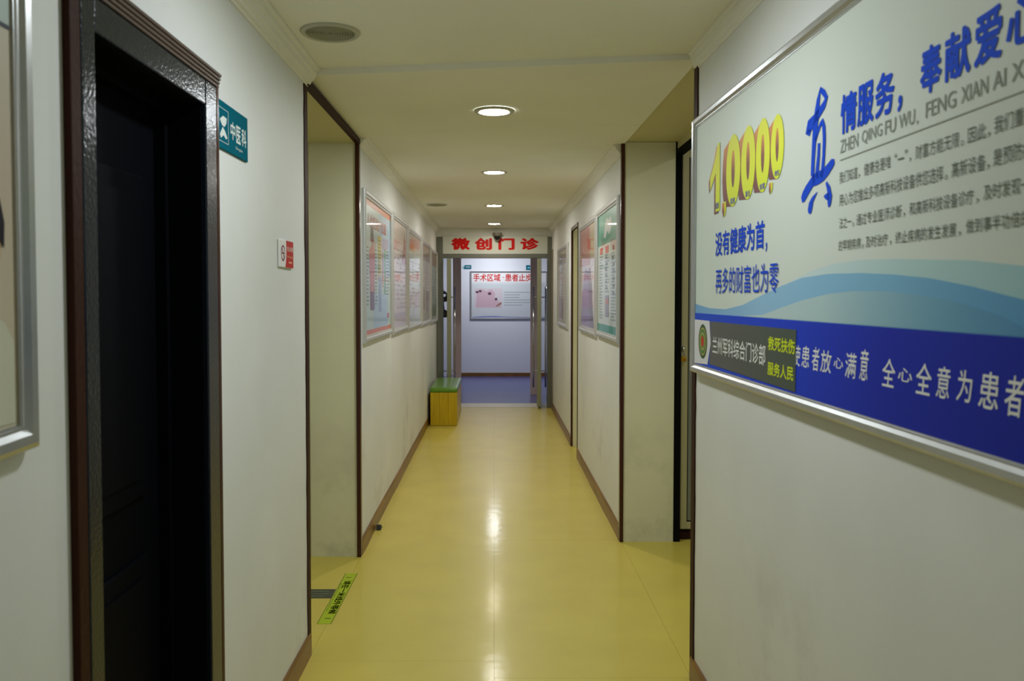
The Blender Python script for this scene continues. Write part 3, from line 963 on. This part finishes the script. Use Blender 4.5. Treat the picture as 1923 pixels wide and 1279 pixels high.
corridor_poster(-1, 5.005, 6.34, 1.222, 2.137, 1, 'nearest left corridor poster, pale blue anatomy chart with orange bands')
corridor_poster(-1, 6.40, 7.52, 1.210, 2.139, 2, 'second left corridor poster, pinkish beige with a dark red figure')
corridor_poster(-1, 7.56, 8.95, 1.200, 2.125, 3, 'third left corridor poster, pale grey green with orange accent')
corridor_poster(-1, 8.99, 10.20, 1.187, 2.108, 4, 'fourth left corridor poster, brown topped')
corridor_poster(-1, 10.28, 11.42, 1.170, 2.090, 5, 'farthest left corridor poster, dark greenish, next to the glass door')
corridor_poster(1, 5.24, 6.33, 1.208, 2.125, 6, 'right corridor poster with teal header and three columns of pictures')
corridor_poster(1, 6.39, 7.62, 1.194, 2.118, 7, 'right corridor poster with red top and purple lower half')
corridor_poster(1, 8.87, 10.20, 1.160, 2.065, 8, 'farthest right corridor poster, beige brown, past the doorway')

# near left poster, only its right edge in view
t = thing('wall_poster', 'aluminium framed portrait poster cut off at the left picture edge', 'poster', (XL, 0.25, 0), PI / 2)
v0, v1, Ln = 1.250, 2.16, 1.155
slab('backing_board', .004, Ln - .004, v0 + .004, v1 - .004, .001, .012, ramp_mat('beige_print', [(0, (196, 190, 160)), (.5, (200, 186, 166)), (1, (206, 204, 188))], 2), t)
frame(t, 0, Ln, v0, v1, .046, .028, M_alu)
for o in t.children:
    for vv in o.data.vertices:
        vv.co.z += (Ln - vv.co.x) * -0.03
flat('print_header', [rect(.06, Ln - .05, 1.925, 2.09)], .0125, ink('pale_teal', (186, 202, 196), .2), t)
flat('print_header', [rect(.06, Ln - .05, 1.918, 1.925)], .0130, ink('navy_line', (54, 60, 74), .2), t)
letters('print_title', [('专家', .80, 1.085, 1.965, 2.07)], .0130, ink('indigo', (66, 58, 170), .2), t, .02)
flat('print_portrait', [[(.45, 1.30), (1.10, 1.30), (1.10, 1.43), (1.075, 1.46), (1.0, 1.49), (.55, 1.49), (.47, 1.45)]], .0130, ink('coat_white', (206, 206, 184)), t)
flat('print_portrait', [ell(.955, 1.585, .113, .14)], .0135, ink('skin', (198, 160, 118)), t)
flat('print_portrait', [[(.83, 1.60), (.845, 1.68), (.91, 1.728), (.99, 1.725), (1.045, 1.685), (1.068, 1.65), (1.079, 1.615), (1.077, 1.575), (1.064, 1.585), (1.054, 1.62), (1.02, 1.65), (.92, 1.66), (.86, 1.62)]], .0140,
     ink('hair', (30, 26, 34)), t)
for kx in (.91, 1.01):
    flat('print_portrait', [ell(kx, 1.61, .016, .006, 14)], .0145, ink('hair', (30, 26, 34)), t)
flat('print_portrait', [ell(.96, 1.52, .026, .007, 14)], .0145, ink('lips', (160, 92, 84)), t)

# ------------------------------------------------------------------ small signs on the near left wall
t = thing('door_sign', 'teal department plate with white characters beside the dark doorway', 'sign', (XL, 2.372, 0), PI / 2)
slab('plate', 0, .302, 1.918, 2.053, .001, .007, mat('teal_acrylic', (0, 96, 114), .8, spec=.03), t, .001)
wt = ink('plate_white', (214, 224, 218))
letters('plate_lettering', [('中', .128, .172, 1.960, 2.012), ('医', .182, .226, 1.958, 2.010), ('科', .236, .284, 1.958, 2.012)], .0074, wt, t, .018)
letters('plate_lettering', [('Zhongyike', .175, .245, 1.936, 1.946)], .0074, wt, t, .0)
flat('plate_border', [rect(.012, .108, 1.9375, 1.939), rect(.012, .108, 2.031, 2.0325), rect(.1055, .1080, 1.9375, 2.0325), rect(.012, .0135, 1.9375, 2.0325)], .0074, wt, t)
flat('plate_icon', [[(.030, 1.998), (.060, 2.012), (.094, 2.010), (.088, 1.994), (.070, 1.982), (.050, 1.984)], [(.03, 1.955), (.055, 1.980), (.075, 1.972), (.098, 1.955), (.085, 1.950), (.062, 1.958), (.04, 1.946)]], .0074, wt, t)

t = thing('no_smoking_sign', 'small red and white no smoking plate on the left wall', 'sign', (XL, 3.055, 0), PI / 2)
slab('plate', 0, .205, 1.607, 1.707, .001, .008, M_white, t, .002)
arc = []
for i in range(13):
    a = -1 + 2 * i / 12
    arc.append((.087 + .006 * a + .010 * (1 - a * a), 1.657 + .0495 * a))
flat('red_field', [[(.205 - .0005, 1.6075), (.205 - .0005, 1.7065)] + arc[::-1]], .0084, ink('sign_red', (190, 24, 14)), t)
rw = ink('sign_pale', (226, 196, 186))
letters('sign_lettering', [('禁止吸烟', .108, .196, 1.668, 1.686)], .0088, rw, t, .02)
letters('sign_lettering', [('No Smoking', .108, .196, 1.641, 1.653)], .0088, ink('sign_peach', (228, 170, 130)), t, .01)
flat('sign_rule', [rect(.130, .180, 1.624, 1.630)], .0088, ink('sign_peach', (228, 170, 130)), t)
pr = ink('sign_purple', (140, 26, 74))
o_, i_ = ell(.047, 1.658, .029, .029, 32), ell(.047, 1.658, .023, .023, 32)
flat('prohibition_ring', [[o_[k], o_[(k + 1) % 32], i_[(k + 1) % 32], i_[k]] for k in range(32)] + [[(.028, 1.677), (.032, 1.680), (.066, 1.639), (.062, 1.636)]], .0088, pr, t)
flat('cigarette_icon', [rect(.033, .061, 1.655, 1.661)], .0085, ink('sign_black', (60, 56, 60)), t)

# ------------------------------------------------------------------ end of the corridor
t = thing('overhead_sign', 'white board with red characters above the glass doors', 'sign', (0, YE - .05, 0))
slab('board', -.688, .715, 2.074, 2.312, -.018, .004, mat('board_white', (208, 212, 202), .35), t, .002)
red = ink('bright_red', (206, 24, 20), .4)
letters('board_lettering', [('微', -.575, -.325, 2.125, 2.285), ('创', -.262, -.028, 2.125, 2.285), ('门', .055, .275, 2.125, 2.285), ('诊', .350, .600, 2.125, 2.285)], .0045, red, t, .045)

t = thing('security_camera', 'small black dome camera over the red lettered board', 'camera', (.042, YE - .15, 2.335))
bm = bmesh.new()
lathe(bm, [(0, .012), (.062, .012), (.064, 0), (.050, -.03), (0, -.03)], 28)
mesh_obj('housing', bm, mat('housing_grey', (120, 116, 104), .5), t, False)
bm = bmesh.new()
lathe(bm, [(.043, -.028), (.043, -.045), (.036, -.066), (.022, -.08), (0, -.085)], 28)
mesh_obj('dome', bm, M_black, t, True)
boxes('bracket', [(-.02, .02, .03, .122, -.012, .010)], M_rim, t, .002)

# cable lock hanging from the left pull handle
t = thing('cable_lock', 'coiled dark grey cable lock hung on the left glass door handle', 'lock', (-.712, 12.0, 1.40))
bm = bmesh.new()
for k in range(4):
    pts = [(.062 * math.cos(a * PI / 10 + k) + .012 * k - .02, -.012 * k - .02 + .006 * math.sin(a), .125 + .055 * math.sin(a * PI / 10 + k) - .012 * k) for a in range(21)]
    tube(bm, pts, .009, 8)
mesh_obj('cable', bm, mat('cable_grey', (70, 70, 66), .45), t, True)
bm = bmesh.new()
lathe(bm, [(0, -.035), (.05, -.03), (.062, 0), (.05, .05), (.02, .075), (0, .078)], 20)
bmesh.ops.scale(bm, verts=bm.verts, vec=(1, .5, 1))
bmesh.ops.translate(bm, verts=bm.verts, vec=(0.01, -.03, -.16))
mesh_obj('lock_body', bm, mat('lock_charcoal', (50, 48, 46), .4), t, True)
bm = bmesh.new()
tube(bm, [(0.005, -.03, .09), (.0, -.035, 0), (.01, -.03, -.10)], .008, 8)
mesh_obj('cable_tail', bm, MATS['cable_grey'], t, True)

# red extinguisher just visible over the bench
t = thing('fire_extinguisher', 'small red bottle just visible above the back of the green bench seat', 'extinguisher', (-.662, 12.12, .001))
bm = bmesh.new()
lathe(bm, [(0, 0), (.05, 0), (.055, .012), (.055, .28), (.045, .325), (.02, .345), (0, .346)], 24)
mesh_obj('cylinder', bm, mat('extinguisher_red', (170, 22, 18), .25), t, True)
bm = bmesh.new()
lathe(bm, [(0, .34), (.016, .34), (.016, .37), (0, .372)], 16)
mesh_obj('valve', bm, M_brass, t, True)
boxes('lever', [(-.01, .07, -.008, .008, .372, .382), (-.01, .06, -.006, .006, .394, .402), (-.012, .0, -.006, .006, .37, .402)], M_black, t)

# posters and plates on the back wall of the far room
t = thing('wall_poster', 'notice board with red heading on the back wall of the far room', 'poster', (0, 15.97, 0))
slab('backing_board', -.445, .995, 1.085, 1.970, .001, .014, ramp_mat('notice_paper', [(0, (206, 210, 214)), (.72, (208, 214, 216)), (.80, (236, 234, 234)), (1, (238, 236, 236))], 2), t)
frame(t, -.452, 1.002, 1.075, 1.975, .030, .028, M_alu)
letters('notice_heading', [('手术区域', -.392, .118, 1.785, 1.925), ('·', .158, .178, 1.848, 1.870), ('患者止步', .205, .705, 1.785, 1.925)], .0146, ink('notice_red', (204, 52, 40)), t, .022)
flat('notice_photo', [rect(-.375, .150, 1.285, 1.655)], .0144, ink('photo_pale', (212, 202, 206)), t)
flat('notice_photo', [[(-.33, 1.46), (-.32, 1.60), (-.22, 1.64), (-.15, 1.60), (-.05, 1.64), (.02, 1.56), (.0, 1.46), (.10, 1.40), (.13, 1.30), (-.34, 1.30)]], .0148, ink('photo_pink', (206, 176, 186)), t)
flat('notice_photo', [ell(-.318, 1.585, .030, .022, 14), ell(-.262, 1.602, .028, .022, 14), ell(-.085, 1.555, .034, .026, 14), ell(.035, 1.452, .026, .026, 14)], .0152, ink('photo_dark', (96, 72, 84)), t)
flat('notice_photo', [[(.02, 1.30), (.14, 1.36), (.13, 1.40), (.05, 1.34)]], .0152, ink('photo_brown', (150, 110, 92)), t)
flat('notice_text_rows', [rect(.185, .185 + w_, 1.575 - i * .048, 1.587 - i * .048) for i, w_ in enumerate((.72, .30, .28, .70, .72, .34))], .0146, ink('notice_grey', (156, 160, 166)), t)
flat('notice_wave', [[(-.42, 1.107), (-.42, 1.118), (-.2, 1.135), (.0, 1.140), (.2, 1.125), (.5, 1.118), (.97, 1.118), (.97, 1.107)]], .0146, ink('notice_lavender', (140, 148, 196)), t)

t = thing('door_sign', 'small teal plate left of the notice board in the far room', 'sign', (-.515, 15.97, 0))
flat_pts = [(-.052, 2.018), (.088, 2.018), (.088, 2.090), (-.030, 2.090)]
bm = bmesh.new()
prism(bm, flat_pts, .001, .010, lambda p, q: (p[0], -q, p[1]))
mesh_obj('plate', bm, mat('teal_plate', (0, 104, 124), .3), t)
letters('plate_lettering', [('内科', -.015, .065, 2.038, 2.070)], .0105, wt, t, .01)
flat('plate_icon', [[(-.088, 2.030), (-.058, 2.024), (-.034, 2.086), (-.070, 2.070)]], .002, ink('aqua', (150, 206, 206)), t)

t = thing('door_sign', 'small square teal plate above the right end of the far notice board', 'sign', (.642, 15.97, 0))
slab('plate', -.047, .047, 1.998, 2.088, .001, .010, MATS['teal_plate'], t, .002)
flat('plate_icon', [[(-.024, 2.026), (.024, 2.026), (.026, 2.046), (.010, 2.056), (-.014, 2.050)]], .0106, ink('aqua_icon', (120, 196, 210)), t)

# ------------------------------------------------------------------ bench
t = thing('bench', 'yellow wooden box bench with green padded seat by the left wall', 'bench', (-.588, 9.84, 0))
for i in range(3):
    x0 = -.152 + i * .1033
    boxes('front_board', [(x0 + .0006, x0 + .1027, 0, .018, .004, .388)], M_benchy, t, .0015)
for i in range(5):
    y0 = .018 + i * .241
    boxes('side_board', [(.141, .158, y0 + .0006, y0 + .2404, .03, .388)], M_benchy, t, .0015)
    boxes('side_board', [(-.152, -.135, y0 + .0006, y0 + .2404, .03, .388)], M_benchy, t, .0015)
boxes('back_board', [(-.152, .158, 1.223, 1.241, .004, .388)], M_benchy, t, .0015)
boxes('floor_rail', [(-.134, .14, .018, 1.223, 0.004, .03)], M_benchy, t)
bm = bmesh.new()
box(bm, -.158, .164, -.008, 1.248, .388, .446)
bmesh.ops.subdivide_edges(bm, edges=[e for e in bm.edges if abs(e.verts[0].co.y - e.verts[1].co.y) > .5], cuts=8, use_grid_fill=True)
bevel(bm, .02, 4)
mesh_obj('seat_cushion', bm, M_green, t, True)

# ------------------------------------------------------------------ floor things
t = thing('floor_sticker', 'lime green waiting line sticker on the floor at the left passage', 'sticker', (-.778, 4.21, 0))
lm = mat('lime_film', (170, 190, 14), .3)
bm = bmesh.new()
vs = [bm.verts.new(p) for p in ((-.035, -.355, .0012), (.030, -.355, .0012), (.037, .355, .0012), (-.027, .355, .0012))]
bm.faces.new(vs)
r_ = bmesh.ops.extrude_face_region(bm, geom=list(bm.faces))
bmesh.ops.translate(bm, verts=[v for v in r_['geom'] if isinstance(v, bmesh.types.BMVert)], vec=(0, 0, -.0011))
mesh_obj('film', bm, lm, t)
dk = ink('film_dark', (74, 92, 16))
for e0, e1 in (((-.035, -.355), (-.027, .355)), ((.0285, -.355), (.0355, .355))):
    bm = bmesh.new()
    bm.faces.new([bm.verts.new(p) for p in ((e0[0], e0[1], .0016), (e0[0] + .0028, e0[1], .0016), (e1[0] + .0028, e1[1], .0016), (e1[0], e1[1], .0016))])
    mesh_obj('edge_line', bm, dk, t)
o = letters('film_lettering', [('请在一米线外等候', -.235, .235, -.014, .024)], 0, dk, t, .02)[0]
for vv in o.data.vertices:           # lay down: reads from inside the passage, tops towards the corridor
    vv.co = Vector((vv.co.z + .004, -vv.co.x, .0018))
o = letters('film_lettering', [('QING ZAI YI MI XIAN WAI DENG HOU', -.20, .20, -.024, -.018)], 0, dk, t, 0)[0]
for vv in o.data.vertices:
    vv.co = Vector((vv.co.z, -vv.co.x, .0018))
bm = bmesh.new()
for y in (-.29, .29):
    bm.faces.new([bm.verts.new(p) for p in ((-.012, y - .004, .0017), (.016, y - .004, .0017), (.016, y + .004, .0017), (-.012, y + .004, .0017))])
mesh_obj('film_mark', bm, dk, t)

t = thing('floor_sticker', 'dark grey floor sticker beside the lime waiting line', 'sticker', (-.885, 4.252, 0))
boxes('film', [(-.085, .074, -.065, .066, 0.0001, .0010)], mat('dark_film', (44, 52, 46), .35), t)
bm = bmesh.new()
rnd = random.Random(3)
for j, y in enumerate((-.036, -.002, .032)):
    x = -.050
    while x < .036:
        wd_ = rnd.uniform(.010, .026)
        bm.faces.new([bm.verts.new(p) for p in ((x, y - .007, .0013), (x + wd_, y - .007, .0013), (x + wd_, y + .007, .0013), (x, y + .007, .0013))])
        x += wd_ + .005
mesh_obj('film_rows', bm, ink('film_pale_green', (104, 116, 88)), t)

t = thing('door_wedge', 'small grey black rubber door wedge at the left baseboard', 'wedge', (-.742, 5.46, 0))
bm = bmesh.new()
prism(bm, [(0, 0), (.085, 0), (.02, .034), (0, .036)], -.014, .014, lambda p, q: (q, p[0] - .04, p[1]))
bevel(bm, .002, 2)
mesh_obj('body', bm, mat('rubber_grey', (52, 56, 58), .6), t)

t = thing('padlock', 'small brass padlock hanging under the knob of the pale door', 'lock', (1.158, 5.210, 1.118))
bm = bmesh.new()
box(bm, -.017, .017, -.008, .008, -.016, .014)
bevel(bm, .004, 3)
mesh_obj('lock_body', bm, M_brass, t, True)
bm = bmesh.new()
tube(bm, [(-.010, 0, .012)] + [(-.010 * math.cos(a * PI / 8), 0, .030 + .012 * math.sin(a * PI / 8)) for a in range(9)] + [(.010, 0, .012)], .003, 8)
mesh_obj('shackle', bm, M_chrome, t, True)
